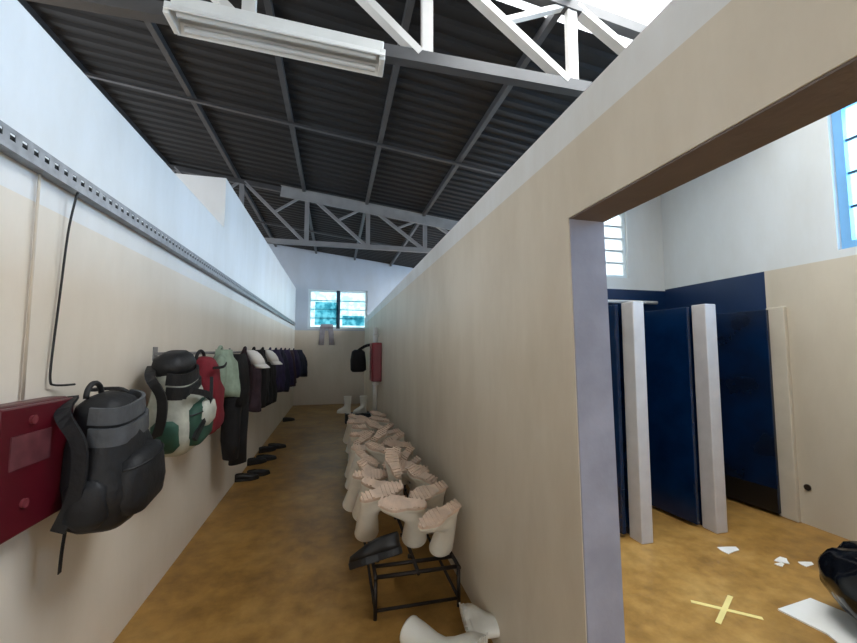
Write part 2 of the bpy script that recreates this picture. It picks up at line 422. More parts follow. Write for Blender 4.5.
# ------------------------------------------------------------------ roof steel
def truss(y, label, chord_h, m_chord, m_low, m_web):
    t = thing('roof_truss', label, 'truss', (0, y, 0), group='steel roof trusses')
    zb = 3.55
    bm = bmesh.new(); bar(bm, (-5.4, 0, zb), (3.2, 0, zb), 0.07, 0.085); build('bottom_chord', bm, m_low, t)
    ct = lambda x: roof_z(x) - 0.075 - chord_h / 2
    bm = bmesh.new(); bar(bm, (-5.4, 0, ct(-5.4)), (3.2, 0, ct(3.2)), 0.075, chord_h); build('top_chord', bm, m_chord, t)
    xs = [0.57 + 1.115 * k for k in range(-5, 3)]
    for x in xs:
        bm = bmesh.new(); bar(bm, (x, 0, zb), (x, 0, ct(x)), 0.075, 0.05, up=(0, 1, 0)); build('vertical', bm, m_web, t)
    for x in xs[:-1]:
        a = Vector((x + 0.04, 0.0, ct(x))); b = Vector((x + 1.115 - 0.05, 0.0, zb + 0.03))
        bm = bmesh.new(); bar(bm, a, b, 0.05, 0.075, up=(0, 1, 0.01)); build('diagonal', bm, m_web, t)
        c = a.lerp(b, 0.5); d = Vector((x + 1.115 - 0.04, 0, ct(x + 1.115)))
        bm = bmesh.new(); bar(bm, c, d, 0.035, 0.05, up=(0, 1, 0.01)); build('sub_strut', bm, m_web, t)
    return t
truss(2.40, 'near white steel roof truss crossing above the white luminaire', 0.08, M['steel_dark'], M['steel_dark'], M['steel_white'])  # underside shade put into the bottom chord's darker colour
truss(7.25, 'far grey steel roof truss crossing the corridor before the end wall', 0.08, M['steel_dark'], M['steel'], M['steel'])
px = [-4.02, -2.88, -1.74, -0.60, 0.54, 1.65, 2.78]
pl = ['roof purlin farthest left, beyond the left wall', 'second purlin out beyond the left wall', 'steel roof purlin running above the top of the left wall',
      'steel roof purlin running above the left side of the corridor', 'steel roof purlin running above the middle of the corridor',
      'steel roof purlin running above the right partition', 'roof purlin running above the washroom']
for x, l in zip(px, pl):
    bm = bmesh.new(); bar(bm, (x, -2.9, roof_z(x) - 0.045), (x, 11.88, roof_z(x) - 0.045), 0.055, 0.08)
    tag(build('roof_purlin', bm, M['steel_dark']), l, 'purlin', 'purlins under the roof sheets')
for y, l in ((4.98, 'thin steel tie across the purlins midway between the trusses'), (9.6, 'thin steel tie across the purlins beyond the far truss')):
    bm = bmesh.new(); bar(bm, (-5.4, y, roof_z(-5.4) - 0.10), (4.2, y, roof_z(4.2) - 0.10), 0.045, 0.03)
    tag(build('roof_tie', bm, M['steel_dark']), l, 'tie rod', 'ties across the purlins')

t = thing('metal_channel', 'long pale grey metal channel along the top of the far roof truss', 'channel', (0, 7.17, 0))
bm = bmesh.new(); cz = lambda x: roof_z(x) - 0.17
for a, b in (((0.0, 0.0), (0.006, 0.20)), ((0.0, 0.0), (0.04, 0.006)), ((0.0, 0.194), (0.04, 0.20))):
    bar(bm, (-1.0, -a[0] - (b[0] - a[0]) / 2 + 0.036, cz(-1.0) + (a[1] + b[1]) / 2 - 0.085), (2.35, -a[0] - (b[0] - a[0]) / 2 + 0.036, cz(2.35) + (a[1] + b[1]) / 2 - 0.085), b[0] - a[0], b[1] - a[1])
build('web', bm, M['steel_pale'], t)
# ------------------------------------------------------------------ luminaire under the near truss
t = thing('ceiling_luminaire', 'long white unlit tube luminaire slung under the near roof truss', 'light fixture', (-0.325, 2.27, 3.425), (0, math.radians(3.6), math.radians(-1.5)))
Ln = 0.58
bm = bmesh.new(); box(bm, (-Ln, -0.055, 0.0), (Ln, 0.055, 0.075)); build('housing', bm, M['lum'], t, bevel=0.006)
bm = bmesh.new()
prof = [(-0.095, -0.045), (-0.09, -0.05), (-0.05, 0.0), (0.05, 0.0), (0.09, -0.05), (0.095, -0.045), (0.06, 0.008), (-0.06, 0.008)]
loft(bm, [[(-Ln - 0.01, y, z) for y, z in prof], [(Ln + 0.01, y, z) for y, z in prof]]); build('reflector', bm, M['lum'], t)
for yy in (-0.05, 0.05):
    bm = bmesh.new(); tube(bm, [(-Ln + 0.04, yy, -0.035), (Ln - 0.04, yy, -0.035)], 0.016, 12); build('fluorescent_tube', bm, M['tube'], t, smooth=False)
for s in (-1, 1):
    bm = bmesh.new(); box(bm, (s * Ln - 0.02, -0.075, -0.06), (s * Ln + 0.012, 0.075, 0.01)); build('lamp_holder', bm, M['lum'], t, bevel=0.004)
for xx in (-0.4, 0.4):
    bm = bmesh.new(); bar(bm, (xx, 0.12, 0.10 - 0.0), (xx, 0.0, 0.06), 0.02, 0.004); build('hanger', bm, M['steel'], t)

# ------------------------------------------------------------------ left wall: cable tray, conduit, cable
t = thing('cable_tray', 'long perforated grey cable tray fixed along the left wall', 'cable tray', (XL, 0, -0.025))
bm = bmesh.new()
y0, y1 = -2.9, 11.5
box(bm, (0.002, y0, 2.318), (0.05, y1, 2.325)); box(bm, (0.047, y0, 2.325), (0.05, y1, 2.352)); box(bm, (0.047, y0, 2.378), (0.05, y1, 2.395)); box(bm, (0.002, y0, 2.332), (0.005, y1, 2.395))
y = y0
while y < y1:
    box(bm, (0.0472, y, 2.350), (0.0498, y + 0.03, 2.380)); y += 0.055
build('channel', bm, M['galv'], t)
bm = bmesh.new()
tube(bm, [(0.028, y0 + 0.1, 2.364), (0.028, y1 - 0.1, 2.364)], 0.017, 8)  # black filler added behind the slots so they read dark
for k in range(4): tube(bm, [(0.012 + 0.009 * k, y0 + 0.1, 2.337), (0.012 + 0.009 * k, y1 - 0.1, 2.337)], 0.0045, 6)
build('tray_cable_and_filler', bm, M['black'], t)
bm = bmesh.new(); tube(bm, [(XL + 0.012, 1.79, 1.412), (XL + 0.012, 1.79, 2.29)], 0.005, 10)
tag(build('wall_conduit', bm, M['paint_beige'], smooth=True), 'slim cream painted conduit running up the left wall above the red cabinet', 'conduit')
bm = bmesh.new()
pts = [(XL + 0.04, 1.97, 2.292), (XL + 0.035, 1.965, 2.25), (XL + 0.02, 1.96, 2.1), (XL + 0.014, 1.945, 1.8), (XL + 0.014, 1.925, 1.55), (XL + 0.016, 1.925, 1.47), (XL + 0.02, 1.94, 1.455), (XL + 0.03, 1.98, 1.45), (XL + 0.05, 2.02, 1.45)]
tube(bm, pts, 0.0045, 8)
tag(build('hanging_cable', bm, M['black'], smooth=True), 'thin black cable dropping from the cable tray to the black backpack', 'cable')

# ------------------------------------------------------------------ fire hose cabinets
def hose_cabinet(name, label, loc, w, h, d, rotz, red):
    """front faces local +x; local y along the wall, origin at lower centre against the wall"""
    t = thing(name, label, 'fire hose cabinet', loc, (0, 0, rotz), 'red fire hose cabinets')
    bm = bmesh.new(); box(bm, (0, -w / 2, 0), (d - 0.02, w / 2, h)); build('body', bm, red, t, bevel=0.012)
    bm = bmesh.new(); box(bm, (d - 0.018, -w / 2 + 0.006, 0.006), (d, w / 2 - 0.006, h - 0.006)); dr = build('door', bm, red, t, bevel=0.006)
    bm = bmesh.new(); box(bm, (d, -w * 0.36, h * 0.52), (d + 0.004, w * 0.14, h * 0.77)); build('window', bm, M['red_label'], dr)
    for (yy, zz) in ((-w * 0.12, h * 0.87), (-w * 0.16, h * 0.24)):
        bm = bmesh.new(); tube(bm, [(d - 0.001, yy, zz), (d + 0.01, yy, zz)], 0.016, 12); build('latch', bm, M['pale_pink'], dr)
    return t
hose_cabinet('hose_cabinet', 'red fire hose cabinet on the left wall beside the black backpack', (XL, 1.75, 0.955), 0.38, 0.455, 0.10, 0, M['red'])
hose_cabinet('hose_cabinet', 'small red fire hose cabinet by the white pipe on the right partition', (XR, 7.6, 1.0), 0.45, 0.74, 0.19, PI, M['red_lit'])

# ------------------------------------------------------------------ coat rail on the left wall
t = thing('coat_rail', 'slim grey metal coat rail along the left wall', 'coat rail', (XL, 0, 0))
bm = bmesh.new(); tube(bm, [(0.07, 2.86, 1.575), (0.07, 10.4, 1.575)], 0.012, 10); build('rail', bm, M['steel'], t, smooth=True)
for y in (2.9, 4.75, 6.6, 8.45, 10.3):
    bm = bmesh.new(); bar(bm, (0.0, y, 1.575), (0.075, y, 1.575), 0.02, 0.02); box(bm, (0, y - 0.03, 1.53), (0.006, y + 0.03, 1.62)); build('bracket', bm, M['steel'], t)

# ------------------------------------------------------------------ bags on the left wall
def bag_body(H, W, D, top_taper=0.75, seed=1.0, wr=0.018):
    """rounded sack: x outward from the wall 0..D, y width, hangs from z=0 down to -H"""
    bm = bmesh.new(); rings = []
    prof = [(0.0, 0.25), (0.02, 0.55), (0.06, 0.78), (0.16, 0.92), (0.35, 1.0), (0.6, 1.04), (0.8, 1.02), (0.92, 0.95), (0.98, 0.78), (1.0, 0.45)]
    for f, k in prof:
        kk = k * (top_taper + (1 - top_taper) * min(1, f * 1.8))
        rings.append(sring(D * 0.5 + D * 0.06 * f, 0, -H * f, D * 0.5 * kk, W * 0.5 * kk, 28, 3.2))
    loft(bm, rings)
    bmesh.ops.subdivide_edges(bm, edges=[e for e in bm.edges if abs(e.verts[0].co.z - e.verts[1].co.z) > 0.04], cuts=1, use_grid_fill=True)
    wrinkle(bm, wr, 9.0, seed)
    return bm

def backpack(label, loc, rot, H, W, D, m_body, m_pocket, m_strap, m_band, seed):
    t = thing('backpack', label, 'backpack', loc, rot, 'backpacks on the left wall')
    build('body', bag_body(H, W, D, 0.72, seed), m_body, t, smooth=True)
    # front pocket bulges from the outer face
    bm = bmesh.new(); rings = []
    for f, k in ((0, 0.5), (0.08, 0.85), (0.3, 1.0), (0.7, 1.02), (0.92, 0.9), (1.0, 0.55)):
        rings.append(sring(D * 0.98, 0, -H * (0.44 + 0.48 * f), D * 0.24 * k, W * 0.40 * k, 22, 3.0))
    loft(bm, rings); wrinkle(bm, 0.01, 11, seed + 3); p = build('front_pocket', bm, m_pocket, t, smooth=True)
    bm = bmesh.new(); zz = -H * 0.52; tube(bm, [(D * 0.98 + D * 0.25 * math.cos(a), W * 0.40 * math.sin(a), zz) for a in [PI / 2 * (i / 8 - 0.5) * 1.9 for i in range(9)]], 0.005, 6); build('zip', bm, m_strap, p)
    # lid bands across the top
    for k, (f0, hh) in enumerate(((0.10, 0.07), (0.25, 0.075))):
        bm = bmesh.new(); pts = []
        kk = 0.72 + 0.28 * min(1, f0 * 1.8)
        for i in range(15):
            a = (i / 14 - 0.5) * PI * 0.98
            pts.append((D * 0.5 + (D * 0.5 * kk + 0.006) * math.copysign(abs(math.cos(a)) ** 0.65, math.cos(a)), (W * 0.5 * kk + 0.004) * math.copysign(abs(math.sin(a)) ** 0.65, math.sin(a)), -H * f0 - 0.02 * math.cos(a)))
        strap(bm, pts, hh, 0.014, (0, 0, 1)); build('lid_band', bm, m_band, t, smooth=False)
    for s in (-1, 1):
        bm = bmesh.new(); rings = []
        for f, k in ((0, 0.6), (0.15, 1.0), (0.8, 1.05), (1.0, 0.6)):
            rings.append(sring(D * 0.55, s * W * 0.49, -H * (0.55 + 0.35 * f), D * 0.28 * k, 0.035 * k, 16, 2.4))
        loft(bm, rings); build('side_pocket', bm, m_pocket, t, smooth=True)
        bm = bmesh.new()
        pts = [(0.03, s * W * 0.16, 0.0), (0.0 + D * 0.3, s * W * 0.50, -H * 0.06), (D * 0.55, s * W * 0.56, -H * 0.28), (D * 0.5, s * W * 0.57, -H * 0.6), (D * 0.2, s * W * 0.5, -H * 0.9)]
        strap(bm, pts, 0.05, 0.014, (1, 0, 0)); build('shoulder_strap', bm, m_strap, t)
        bm = bmesh.new()
        strap(bm, [(D * 0.25, s * W * 0.46, -H * 0.93), (D * 0.24, s * W * 0.5, -H * 1.05), (D * 0.22, s * W * 0.52, -H * 1.2)], 0.018, 0.004, (0, 1, 0.1)); build('strap_tail', bm, m_strap, t)
    bm = bmesh.new(); tube(bm, arc((D * 0.3, 0, -0.01), 0.055, 0, PI, 10, (0, 1, 0), (0, 0, 1)), 0.011, 8); build('handle', bm, m_strap, t, smooth=True)
    return t

backpack('bulky black and charcoal backpack hanging beside the red fire hose cabinet', (XL + 0.05, 2.01, 1.41), (math.radians(8), 0, 0), 0.56, 0.40, 0.26,
         M['bag_black'], M['bag_black'], M['bag_black'], M['bag_grey'], 2.0)
bp = backpack('pale grey backpack with black straps and green pocket on the coat rail', (XL + 0.05, 2.74, 1.51), (math.radians(10), 0, 0), 0.54, 0.42, 0.26,
         M['bag_pale'], M['bag_green'], M['bag_black'], M['bag_black'], 5.0)
for pts in (((0.27, -0.19, -0.12), (0.30, 0.0, -0.2), (0.29, 0.18, -0.34)), ((0.27, 0.19, -0.14), (0.31, 0.0, -0.27), (0.28, -0.19, -0.42))):
    bm = bmesh.new(); strap(bm, [Vector(p) + Vector((0.012, 0, 0)) for p in pts], 0.035, 0.02, (0, 0, 1)); build('compression_strap', bm, M['bag_black'], bp)
bm = bmesh.new(); loft(bm, [sring(0.13, 0, z, 0.10 * k, 0.15 * k, 20, 2.6) for z, k in ((-0.05, 0.9), (0.0, 1.05), (0.05, 0.9), (0.075, 0.5))]); wrinkle(bm, 0.02, 9, 4); build('top_flap', bm, M['bag_black'], bp, smooth=True)
bm = bmesh.new(); loft(bm, [sring(0.30, 0.02, -0.24 - 0.16 * f, 0.045 * k, 0.13 * k, 20, 2.2) for f, k in ((0, .4), (.15, .85), (.5, 1), (.85, .85), (1, .4))]); build('mesh_pocket', bm, M['bag_pale'], bp, smooth=True)

def hanging_cloth(name, label, cat, loc, W, H, D, m, seed, hem=1.0, folds=5, top=0.55, rotz=0, grp=None, parts=True):
    """a garment bunched on the rail: local x outward, y width, hangs down from z=0"""
    t = thing(name, label, cat, loc, (0, 0, rotz), grp)
    bm = bmesh.new(); rings = []
    n = 40
    for f in (0, 0.04, 0.12, 0.25, 0.4, 0.55, 0.7, 0.85, 1.0):
        k = top + (hem - top) * min(1, f * 1.6) ** 0.7
        ring = []
        for i in range(n):
            a = 2 * PI * i / n
            w = 1 + 0.14 * min(1, f * 3) * math.sin(folds * a + seed + f * 1.3) + 0.06 * math.sin(9 * a + seed * 2 - f)
            ring.append((D * 0.5 + D * 0.5 * k * w * math.cos(a), W * 0.5 * k * w * math.sin(a), -H * f * (1 + 0.05 * math.sin(2 * a + seed)) + (0.03 if f == 0 else 0)))
        rings.append(ring)
    loft(bm, rings); wrinkle(bm, 0.03, 6, seed); build('body', bm, m, t, smooth=True)
    if parts:
        bm = bmesh.new(); tube(bm, arc((D * 0.35, 0, 0.01), 0.05, -0.2, PI + 0.2, 10, (0, 1, 0), (0.2, 0, 1)), 0.014, 8); build('collar', bm, m, t, smooth=True)
        for s in (-1, 1):
            bm = bmesh.new()
            pts = [(D * 0.5, s * W * 0.36, -0.05), (D * 0.6, s * W * 0.52, -H * 0.25), (D * 0.62, s * W * 0.56, -H * 0.55), (D * 0.58, s * W * 0.5, -H * 0.92)]
            tube(bm, pts, [0.05, 0.055, 0.05, 0.04], 12); wrinkle(bm, 0.014, 10, seed + s); build('sleeve', bm, m, t, smooth=True)
    return t

G = 'bags and clothes on the coat rail'
# crimson bag behind the pale backpack
t = thing('red_bag', 'crimson fabric bag hanging just beyond the pale grey backpack', 'bag', (XL + 0.05, 3.30, 1.55), (math.radians(4), 0, 0), G)
build('body', bag_body(0.58, 0.38, 0.24, 0.8, 8.0, 0.02), M['bag_red'], t, smooth=True)
bm = bmesh.new(); tube(bm, arc((0.1, 0, -0.02), 0.09, 0, PI, 12, (0, 1, 0), (0, 0, 0.7)), 0.012, 8); build('handle', bm, M['cloth_black'], t, smooth=True)
bm = bmesh.new(); strap(bm, [(0.24, -0.18, -0.07), (0.262, 0.0, -0.08), (0.24, 0.18, -0.07)], 0.02, 0.006, (0, 0, 1)); build('zip', bm, M['cloth_black'], t)
hanging_cloth('hanging_jacket', 'pale sage jacket hanging above the black trousers on the rail', 'jacket', (XL + 0.06, 3.82, 1.57), 0.36, 0.38, 0.24, M['cloth_sage'], 1.0, grp=G)
# black trousers
t = thing('hanging_trousers', 'long black trousers hanging lowest from the coat rail', 'trousers', (XL + 0.085, 4.26, 1.56), group=G)
bm = bmesh.new(); loft(bm, [sring(0.11, 0, z, a, b, 24, 2.4) for z, a, b in ((0, .07, .13), (-0.12, .10, .18), (-0.35, .105, .19), (-0.50, .10, .18))]); wrinkle(bm, 0.03, 7, 2); build('waist', bm, M['cloth_black'], t, smooth=True)
bm = bmesh.new(); tube(bm, [(0.07, 0, -0.03), (0.03, 0, 0.01), (0.004, 0, 0.028), (-0.02, 0, 0.033), (-0.036, 0, 0.012)], 0.008, 8); build('hanging_loop', bm, M['cloth_black'], t, smooth=True)
for s in (-1, 1):
    bm = bmesh.new(); loft(bm, [sring(0.11 + 0.01 * s, s * y, z, a, b, 18, 2.3) for z, y, a, b in ((-0.42, .09, .09, .10), (-0.60, .10, .085, .095), (-0.82, .105, .08, .085), (-1.06 - 0.05 * s, .11, .075, .08))]); wrinkle(bm, 0.03, 7, s); build('trouser_leg', bm, M['cloth_black'], t, smooth=True)

def cap(label, loc):
    t = thing('cap', label, 'cap', loc, (0, 0, 0), 'white caps on the rail')
    bm = bmesh.new(); loft(bm, [sring(0.09 * f, 0, -0.0 + z, 0.06 * k + 0.01, 0.095 * k, 20, 2.0) for f, z, k in ((0, .0, .35), (.2, -.012, .65), (.5, -.05, .92), (.8, -.10, 1.0), (1, -.15, 1.0))]); build('crown', bm, M['cap'], t, smooth=True)
    bm = bmesh.new(); loft(bm, [sring(0.10, 0.0, -0.15, .066, .1, 20, 2), sring(0.13, 0.0, -0.18, .07, .10, 20, 2), sring(0.135, 0.0, -0.19, .07, .10, 20, 2)]); build('brim', bm, M['cap'], t, smooth=True)
    return t
cap('white cap hanging on the rail right above the black trousers', (XL + 0.28, 4.42, 1.60))
cap('white cap farther along the rail, against dark clothes', (XL + 0.28, 5.45, 1.60))
specs = [
    ('hanging_jacket', 'plum brown jacket hanging just past the nearer white cap', 4.74, 0.38, 0.62, 0.30, 'cloth_plum', 3.0),
    ('hanging_jacket', 'black jacket hanging between the two white caps', 5.24, 0.36, 0.66, 0.30, 'cloth_black', 4.0),
    ('hanging_jacket', 'black jacket hanging low behind the farther white cap', 5.85, 0.4, 0.72, 0.30, 'cloth_black', 5.2),
    ('hanging_jacket', 'dark purple jacket hanging just past the farther white cap', 6.4, 0.42, 0.60, 0.34, 'cloth_purple', 6.1),
    ('hanging_jacket', 'navy jacket hanging between two dark purple jackets', 7.0, 0.42, 0.66, 0.34, 'cloth_navy', 7.3),
    ('hanging_jacket', 'bulky dark purple jacket halfway along the clothes beyond the caps', 7.6, 0.45, 0.58, 0.36, 'cloth_purple', 8.8),
    ('hanging_jacket', 'plum brown jacket among the far dark clothes', 8.2, 0.42, 0.66, 0.36, 'cloth_plum', 9.9),
    ('hanging_jacket', 'dark purple jacket second last on the rail', 8.8, 0.45, 0.56, 0.40, 'cloth_purple', 11.0),
    ('hanging_jacket', 'navy jacket last on the rail towards the end window', 9.5, 0.5, 0.58, 0.46, 'cloth_navy', 12.3),
]
for nm, lb, y, W, H, D, mk, sd in specs:
    hanging_cloth(nm, lb, 'jacket', (XL + 0.05, y, 1.57), W * 0.8, H, D, M[mk], sd, grp=G)

# ------------------------------------------------------------------ right partition: pipe, black bag on the cabinet, end wall cloth
t = thing('wall_pipe', 'white vertical plastic pipe beside the small red cabinet', 'pipe', (0.80, 7.9, 0))
bm = bmesh.new(); tube(bm, [(0, 0, 0.0), (0, 0, 2.05)], 0.045, 16); build('pipe', bm, M['pipe'], t, smooth=True)
bm = bmesh.new()
for z in (0.9, 1.9): box(bm, (-0.05, -0.05, z), (0.075, 0.05, z + 0.03))
build('clamp', bm, M['pipe'], t)
t = thing('hanging_bag', 'black bag hung by a strap from the partition beyond the small red cabinet', 'bag', (0.62, 8.3, 1.68), (0, 0, PI))
bm = bmesh.new(); loft(bm, [sring(0.14, 0, z, a, b, 20, 3) for z, a, b in ((-0.08, .08, .06), (-0.12, .14, .10), (-0.3, .16, .12), (-0.5, .17, .12), (-0.54, .12, .08))]); wrinkle(bm, 0.025, 8, 3); build('body', bm, M['cloth_black'], t, smooth=True)
bm = bmesh.new(); strap(bm, [(0.14, 0, -0.09), (0.0, 0, 0.0), (-0.13, 0, 0.03), (-0.246, 0, 0.02)], 0.06, 0.02, (0, 0, 1)); build('strap', bm, M['cloth_black'], t)
t = thing('hanging_cloth', 'pale grey cloth hanging folded below the end window', 'cloth', (-0.25, YE - 0.02, 2.30))
bm = bmesh.new()
for s in (-1, 1): loft(bm, [sring(s * x, -0.02, z, .075, .02, 14, 2.4) for z, x in ((0.0, .10), (-.2, .13), (-.55, .15))])
build('leg_panel', bm, M['skin_paper'], t, smooth=True)
bm = bmesh.new(); loft(bm, [sring(0, -0.02, z, a, .03, 20, 3) for z, a in ((0.07, .17), (0.0, .19), (-.06, .19))]); build('fold', bm, M['skin_paper'], t, smooth=True)

# ------------------------------------------------------------------ boots
def sole_ring(z, k=1.0, n=32, L=0.285, dy=0.0):
    """foot outline: heel at y=-0.09, toe at +y"""
    out = []
    for i in range(n):
        a = 2 * PI * i / n; s = math.sin(a); c = math.cos(a)
        y = dy + 0.0525 + L / 2 * s * k
        f = (y + 0.09) / L
        w = 0.038 + 0.016 * math.exp(-((f - 0.68) / 0.2) ** 2) - 0.006 * math.exp(-((f - 0.4) / 0.12) ** 2)
        out.append((w * k * math.copysign(abs(c) ** 0.75, c), y, z))
    return out
def boot_parts(root, m_shaft, m_sole):
    bm = bmesh.new()
    n = 32
    def el(z, cy, a, b): return [(a * math.cos(2 * PI * i / n), cy + b * math.sin(2 * PI * i / n), z) for i in range(n)]
    rings = [sole_ring(0.012, 0.97), sole_ring(0.04, 0.98), sole_ring(0.062, 0.93, dy=-0.006)]
    rings += [el(0.085, 0.03, 0.047, 0.112), el(0.115, 0.0, 0.046, 0.085), el(0.15, -0.02, 0.045, 0.066), el(0.20, -0.025, 0.05, 0.064), el(0.28, -0.022, 0.06, 0.072), el(0.345, -0.02, 0.064, 0.076), el(0.352, -0.02, 0.066, 0.078), el(0.36, -0.02, 0.064, 0.076), el(0.355, -0.02, 0.058, 0.07), el(0.2, -0.025, 0.044, 0.058), el(0.12, 0.0, 0.036, 0.06)]
    loft(bm, rings)
    build('shaft', bm, m_shaft, root, smooth=True)
    bm = bmesh.new(); loft(bm, [sole_ring(-0.004, 0.96), sole_ring(0.0, 1.0), sole_ring(0.018, 1.02), sole_ring(0.02, 0.97)])
    # tread lugs below the forefoot and the heel
    for j in range(6):
        y = 0.055 + j * 0.025; w = 0.043 * (1 if j < 4 else 0.75)
        bar(bm, (-w, y - 0.006, -0.007), (w, y + 0.006, -0.007), 0.012, 0.008)
    for j in range(3): bar(bm, (-0.03, -0.07 + j * 0.026, -0.009), (0.03, -0.07 + j * 0.026, -0.009), 0.014, 0.012)
    for v in bm.verts:
        pass
    build('sole', bm, m_sole, root)
    return root

# rack of upturned boots along the right partition
rk = thing('boot_rack', 'long rusty black steel rack holding upturned white boots', 'boot rack', (0, 0, 0))
RY0, RY1 = 2.42, 6.25
xa, xb = 0.26, 0.78
for x in (xa, xb):
    for y in (RY0, (RY0 + RY1) / 2, RY1):
        bm = bmesh.new(); tube(bm, [(x, y, 0.0), (x, y, 0.24)], 0.012, 8); build('leg', bm, M['rack'], rk, smooth=True)
bm = bmesh.new()
for x in (xa, (xa + xb) / 2, xb): tube(bm, [(x, RY0 - 0.02, 0.24), (x, RY1 + 0.02, 0.24)], 0.012, 8)
for y in (RY0, RY0 + 0.12, (RY0 + RY1) / 2, RY1): tube(bm, [(xa, y, 0.24), (xb, y, 0.24)], 0.012, 8)
for y in (RY0, RY1): tube(bm, [(xa, y, 0.05), (xb, y, 0.05)], 0.010, 8)
for x in (xa, xb): tube(bm, [(x, RY0, 0.05), (x, RY1, 0.05)], 0.010, 8)
build('frame', bm, M['rack'], rk, smooth=True)

rnd = random.Random(3)
boots = []
proto = None
GB = 'upturned white boots on the rack'
rowlab = {0: 'corridor', 1: 'wall'}
ords = ['first', 'second', 'third', 'fourth', 'fifth', 'sixth', 'seventh', 'eighth', 'ninth', 'tenth', 'eleventh', 'twelfth', 'thirteenth']
tmp = bpy.data.objects.new('tmp', None); C.objects.link(tmp)
boot_parts(tmp, M['boot'], M['sole']); BV = []; BF = []
for ch in list(tmp.children):
    n0 = len(BV); BV += [v.co.copy() for v in ch.data.vertices]; BF += [tuple(n0 + i for i in p.vertices) for p in ch.data.polygons]
    bpy.data.objects.remove(ch)
bpy.data.objects.remove(tmp); trees = []
rows = (('wall-side', 0.69, [2.46, 2.74, 3.0, 3.26, 3.52, 3.80, 4.10, 4.42, 4.76, 5.12, 5.5, 5.95]),
        ('middle', 0.50, [2.60, 3.16, 3.50, 3.88, 4.34, 4.8]),
        ('corridor-side', 0.29, [2.74, 2.98, 3.22, 3.48, 3.76, 4.06, 4.38, 4.72, 5.1, 5.5, 5.95]))
for row, x0, ys in rows:
    for i, y in enumerate(ys):
        rz = rnd.uniform(-0.9, 0.9) + (PI if row == 'middle' else (PI / 2 if row == 'corridor-side' else -PI / 2))
        if i == 0: rz = {'wall-side': -PI / 2 + 0.45, 'middle': -PI / 2 - 0.2, 'corridor-side': PI / 2 + 0.3}[row]
        lb = "upturned white boot, %s from the near end of the rack's %s row" % (ords[i], row)
        best = None
        for trial in range(60):
            k = trial / 60
            x = x0 + rnd.uniform(-0.02 - 0.04 * k, 0.02 + 0.04 * k); z = 0.60 + rnd.uniform(-0.04, 0.03 + 0.05 * k); yy = y - 0.06 + rnd.uniform(-0.02, 0.02 + 0.05 * k)
            tilt = Matrix.Rotation(rnd.uniform(0.2, 0.6), 4, 'X') @ Matrix.Rotation(rnd.uniform(-0.22, 0.22), 4, 'Y')    # soles lean towards the corridor's near end
            mw = tilt @ Matrix.Rotation(rz + rnd.uniform(-0.5, 0.5) * k * 2, 4, 'Z') @ Matrix.Rotation(PI, 4, 'X')
            scl = (1.12 * rnd.uniform(0.95, 1.05), 1.08 * rnd.uniform(0.93, 1.06), rnd.uniform(0.95, 1.05))
            W = Matrix.Translation((x, yy, z)) @ mw @ Matrix.Diagonal(scl).to_4x4()
            if min((W @ v).z for v in BV) < 0.262 or max((W @ v).x for v in BV) > XR - 0.01: bad = 999
            else:
                tree = BVHTree.FromPolygons([W @ v for v in BV], BF)
                bad = sum(len(tree.overlap(t2)) for t2, c2 in trees if (c2 - Vector((x, yy, z))).length < 0.6)
            if bad != 999 and (best is None or bad < best[0]): best = (bad, (x, yy, z), mw.to_euler(), scl, tree)
            if bad == 0: break
        if best is None or best[0] > 40: continue
        trees.append((best[4], Vector(best[1])))
        if proto is None:
            proto = thing('rubber_boot', lb, 'boot', best[1], best[2], GB); boot_parts(proto, M['boot'], M['sole']); proto.scale = best[3]
        else:
            dup(proto, best[1], best[2], lb, GB, scale=best[3])
for x in (0.29, 0.50, 0.69):
    for k in range(12):
        y = 2.6 + 0.3 * k
        bm = bmesh.new(); tube(bm, [(x, y, 0.235), (x, y, 0.255)], 0.012, 8); build('peg', bm, M['rack'], rk, smooth=True)

# boots lying by the wall nearest the camera
wb = thing('rubber_boot', 'bright white rubber boot lying on the floor, toe up against the partition', 'boot', (0.73, 2.10, 0.085), (math.radians(-8), math.radians(82), math.radians(-15)), 'white boots on the floor')
boot_parts(wb, M['boot_clean'], M['boot_clean'])
dup(wb, (0.66, 1.90, 0.08), (math.radians(10), math.radians(-88), math.radians(-60)), 'bright white rubber boot lying flat on the floor, shaft towards the corridor', 'white boots on the floor')
# far boots, upright on a black block
t = thing('black_crate', 'low black crate under the two farthest white boots', 'crate', (0.5, 8.85, 0))
bm = bmesh.new(); box(bm, (-0.26, -0.16, 0), (0.3, 0.16, 0.03)); 
for x in (-0.26, 0.28): box(bm, (x, -0.16, 0.03), (x + 0.02, 0.16, 0.2))
for y in (-0.16, 0.14): box(bm, (-0.24, y, 0.03), (0.28, y + 0.02, 0.2))
box(bm, (-0.24, -0.14, 0.17), (0.28, 0.14, 0.19))
build('shell', bm, M['shoe'], t)
for x, y, rz, lb in ((0.27, 8.86, 1.25, 'white boot upright on the far black crate, left of the pair'), (0.62, 8.84, 1.9, 'white boot upright on the far black crate, nearer the white pipe')):
    dup(wb, (x, y, 0.212), (0, 0, rz), lb, 'white boots on the far crate', scale=(1.35, 1.1, 1.0))

